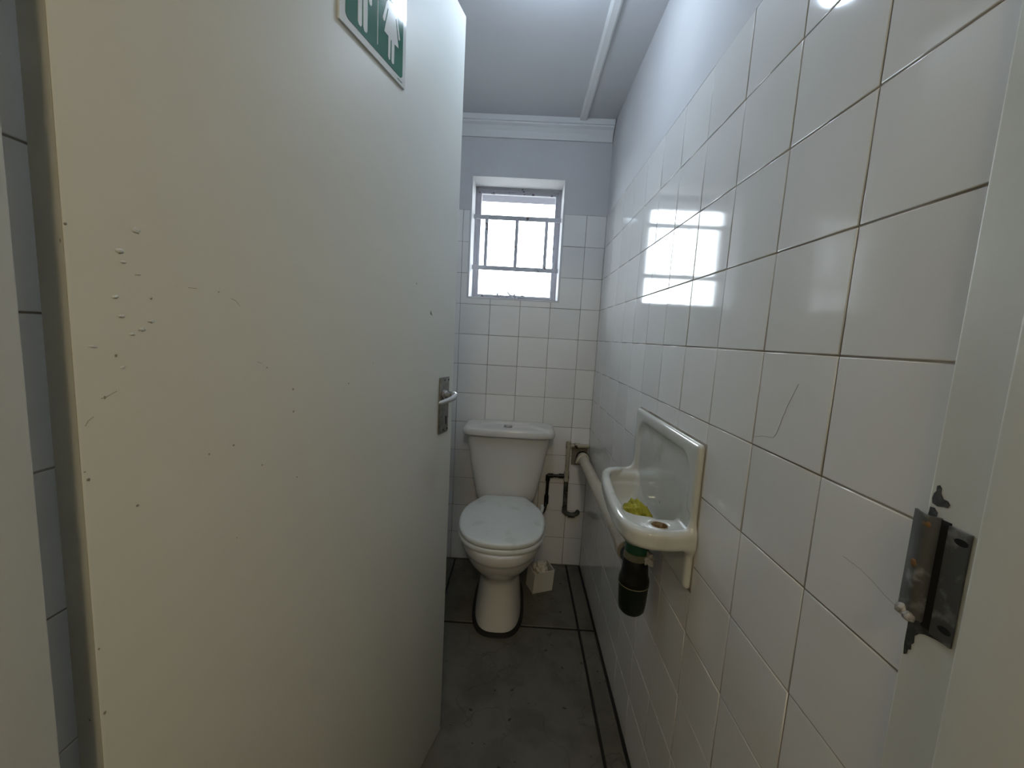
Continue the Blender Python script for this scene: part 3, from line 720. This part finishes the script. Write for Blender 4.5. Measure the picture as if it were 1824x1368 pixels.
keep(obj('gap_shade_strip', boxbm(-0.0012, 0.001, -1.2655, -0.8165, 0.703, 1.0255), M_GROUT), basin)  # dark strip standing in for the gap shadow round the splashback

# yellow cloth lying in the basin
bm = bmesh.new(); bmesh.ops.create_icosphere(bm, subdivisions=5, radius=1.0)
for v in bm.verts:
    d = v.co.normalized()
    fold = 0.22*math.sin(7*d.x+3*d.y+2.5*noise.noise(d*2.0)) + 0.35*noise.noise(d*2.2+Vector((3, 1, 2))) - 0.75*abs(noise.noise(d*2.9+Vector((0, 5, 1)))) + 0.25 + 0.18*noise.noise(d*7)
    k = 1+0.55*fold
    v.co = Vector((-0.066+0.038*d.x*k, -1.080+0.064*d.y*k, 0.764+max(-0.021, 0.046*d.z*k)))
cl = obj('cleaning_cloth', bm, M_CLOTH, smooth=True); tag(cl, 'crumpled yellow cleaning cloth lying in the wash basin', 'cloth')

# ------------------------------------------------------------------ bottle trap and waste pipe
TCX, TCY = -0.060, -1.080
trap = empty('bottle_trap', (TCX, TCY, 0.52)); tag(trap, 'black and green plastic bottle trap hanging under the wash basin', 'trap')
def bp(name, bm, m_, **k):
    return keep(obj(name, bm, m_, smooth=True, sharp=40, **k), trap)
bp('green_nut', lathebm((TCX, TCY, 0), [(0.026, 0.690), (0.030, 0.692), (0.030, 0.7205), (0.026, 0.7215)], 24), M_GREEN)
bp('khaki_ring', lathebm((TCX, TCY, 0), [(0.026, 0.671), (0.0315, 0.673), (0.0320, 0.680), (0.030, 0.690), (0.027, 0.692)], 24), M_KHAKI)
bp('trap_body', lathebm((TCX, TCY, 0), [(0.026, 0.674), (0.031, 0.668), (0.0325, 0.650), (0.034, 0.630), (0.0375, 0.620), (0.0385, 0.614), (0.0385, 0.604), (0.036, 0.602)], 32), M_BLACK)
bp('seam_ring', lathebm((TCX, TCY, 0), [(0.036, 0.605), (0.0390, 0.6045), (0.0390, 0.6025), (0.036, 0.602)], 32), M_KHAKI)
bp('trap_cup', lathebm((TCX, TCY, 0), [(0.036, 0.603), (0.0375, 0.602), (0.0370, 0.585), (0.0350, 0.550), (0.0325, 0.532), (0.027, 0.525), (0.010, 0.523)], 32), M_DGREEN)
bp('outlet_collar', tubebm([(TCX, TCY+0.022, 0.654), (TCX-0.001, TCY+0.050, 0.653)], 0.0265, 24), M_BLACK)
ts = obj('tissue_scrap', blob((-0.036, -1.105, 0.684), (0.012, 0.012, 0.017), 6, amp=0.9, sub=3), M_TISSUE, smooth=True); tag(ts, 'scrap of white tissue stuck to the bottle trap neck', 'tissue')
wpz = empty('waste_pipe', (-0.045, -0.5, 0.63)); tag(wpz, 'cream plastic waste pipe running along the right wall to the basin trap', 'pipe')
def pp(name, bm, m_): return keep(obj(name, bm, m_, smooth=True, sharp=40), wpz)
A_, B_ = Vector((-0.0335, -0.02, 0.614)), Vector((-0.0625, -1.010, 0.652))
dirp = (B_-A_).normalized()
pp('pipe', tubebm([A_, A_+dirp*0.3, A_+dirp*0.6, B_], 0.0240, 24), M_PVC)
pp('socket', tubebm([A_+dirp*0.02, A_+dirp*0.022, A_+dirp*0.060, A_+dirp*0.062], [0.026, 0.0300, 0.0300, 0.026], 24), M_PVC)
pp('pipe_clip', tubebm([A_+dirp*0.045+Vector((-0.027, 0, 0.010)), A_+dirp*0.045+Vector((-0.034, 0, -0.022))], 0.006, 10), M_PVC)
pp('pipe_clip', tubebm([A_+dirp*0.045+Vector((0.022, 0, 0.012)), A_+dirp*0.045+Vector((0.026, 0, -0.022))], 0.005, 10), M_PVC)
pp('end_socket', tubebm([B_-dirp*0.030, B_-dirp*0.028, B_+dirp*0.004, B_+dirp*0.006], [0.025, 0.0290, 0.0290, 0.0265], 24), M_PVC)
pp('rubber_ring', tubebm([A_+dirp*0.004, A_+dirp*0.012], 0.0335, 24), M_BLACK)

# ------------------------------------------------------------------ water pipes in the corner
wat = empty('water_pipe', (-0.108, -0.02, 0.29)); tag(wat, 'grimy cream water pipe in the corner with black branch to the toilet', 'pipe')
def qp(name, bm, m_): return keep(obj(name, bm, m_, smooth=True, sharp=40), wat)
yy = -0.016
qp('riser', tubebm(fillet([(-0.004, yy, 0.672), (-0.108, yy, 0.672), (-0.108, yy, 0.480)], 0.018), 0.0105, 14), M_GALV)
qp('riser_foot', tubebm(fillet([(-0.108, yy, 0.485), (-0.104, yy, 0.300), (-0.060, yy, 0.292), (-0.034, yy, 0.304), (-0.034, 0.004, 0.306)], 0.022), 0.0115, 14), M_MOSS)
for a, b in (((-0.108, yy, 0.690), (-0.108, yy, 0.655)), ((-0.075, yy, 0.672), (-0.050, yy, 0.672)), ((-0.106, yy, 0.335), (-0.1045, yy, 0.305)), ((-0.085, yy, 0.293), (-0.050, yy, 0.292))):
    qp('pipe_fitting', tubebm([a, b], 0.0135, 14), M_GALV if a[2] > 0.4 else M_MOSS)
qp('tee', tubebm([(-0.108, yy, 0.530), (-0.108, yy, 0.478)], 0.0140, 14), M_GALV)
qp('branch', tubebm(fillet([(-0.108, yy, 0.505), (-0.204, yy, 0.502), (-0.206, yy-0.004, 0.360), (-0.216, -0.05, 0.320), (-0.268, -0.10, 0.292), (-0.31, -0.10, 0.30)], 0.022), 0.0085, 12), M_BLACK)
for a, b in (((-0.122, yy, 0.5045), (-0.150, yy, 0.504)), ((-0.178, yy, 0.503), (-0.206, yy, 0.502)), ((-0.205, yy, 0.506), (-0.205, yy, 0.474)), ((-0.206, yy-0.003, 0.395), (-0.206, yy-0.004, 0.350))):
    qp('branch_fitting', tubebm([a, b], 0.0120, 14), M_BLACK)

# ------------------------------------------------------------------ white box with crumpled paper on the floor
bx = empty('paper_box', (-0.235, -0.215, 0.0)); tag(bx, 'small white open box holding crumpled paper beside the toilet foot', 'box')
def corner(a, b, z, k=1.0):
    # base quad turned a little, top leaning
    c, s = math.cos(0.38), math.sin(0.38)
    x, y = a*0.052*k, b*0.042*k
    return Vector((-0.232+x*c-y*s+(0.006*z/0.1), -0.214+x*s+y*c, z))
bm = bmesh.new()
q4 = ((-1, -1), (1, -1), (1, 1), (-1, 1))
topz = {(-1, -1): 0.100, (1, -1): 0.106, (1, 1): 0.112, (-1, 1): 0.108}
loft(bm, [[corner(a, b, 0.001) for a, b in q4], [corner(a, b, topz[(a, b)]) for a, b in q4], [corner(a, b, topz[(a, b)], 0.93) for a, b in q4], [corner(a, b, 0.010, 0.93) for a, b in q4]])
keep(obj('box_shell', bm, M_BOX), bx)
c = corner(0, 0, 0)
bm = bmesh.new(); bmesh.ops.create_icosphere(bm, subdivisions=5, radius=1.0)
for v in bm.verts:
    d = v.co.normalized()
    k = 1 + 0.55*noise.noise(d*2.6) + 0.35*abs(noise.noise(d*6.0+Vector((4, 2, 1)))) - 0.15
    v.co = Vector((c.x+0.004+0.033*d.x*k, c.y+0.026*d.y*k, 0.082+0.048*d.z*k))
tag(obj('crumpled_paper', bm, M_TISSUE, smooth=True), 'wad of crumpled pale tissue sticking out of the small white box', 'tissue')

# ------------------------------------------------------------------ lamps
def added_lobby_lamp(name, x, y, zc, rad, label, color, strength):
    t = empty(name, (x, y, zc)); tag(t, label, 'lamp')
    keep(obj('lamp_base', lathebm((x, y, zc), [(rad*1.06, 0.0), (rad*1.06, -0.014), (rad*0.9, -0.02)], 40), M_TRIM, smooth=True, sharp=40), t)
    keep(obj('diffuser', lathebm((x, y, zc-0.012), [(rad*0.98, 0.0), (rad*1.0, -0.012), (rad*0.93, -0.030), (rad*0.7, -0.045), (rad*0.3, -0.053), (0.004, -0.055)], 40), emit(name+'_diffuser', color, strength), smooth=True), t)
BX, BYY = -0.347, -0.955
bl = empty('ceiling_bulb', (BX, BYY, CZ)); tag(bl, 'bare globe bulb in a batten holder on the toilet ceiling', 'lamp')
keep(obj('lamp_holder', lathebm((BX, BYY, CZ), [(0.048, 0.0), (0.048, -0.010), (0.040, -0.018), (0.026, -0.024), (0.022, -0.052), (0.016, -0.054)], 32), M_TRIM, smooth=True, sharp=40), bl)
keep(obj('bulb', lathebm((BX, BYY, CZ-0.05), [(0.013, 0.0), (0.014, -0.012), (0.020, -0.024), (0.034, -0.040), (0.043, -0.060), (0.045, -0.076), (0.042, -0.092), (0.033, -0.107), (0.018, -0.117), (0.004, -0.120)], 32), emit('bulb_glass', COL_TOILET, LAMP_TOILET), smooth=True), bl)
added_lobby_lamp('added_lobby_lamp', -0.36, -3.20, 2.40, 0.16, 'round opal lamp added unseen behind the camera to light the doorway', COL_HALL, FILL_HALL)  # unseen lamp, added to light the room through the doorway
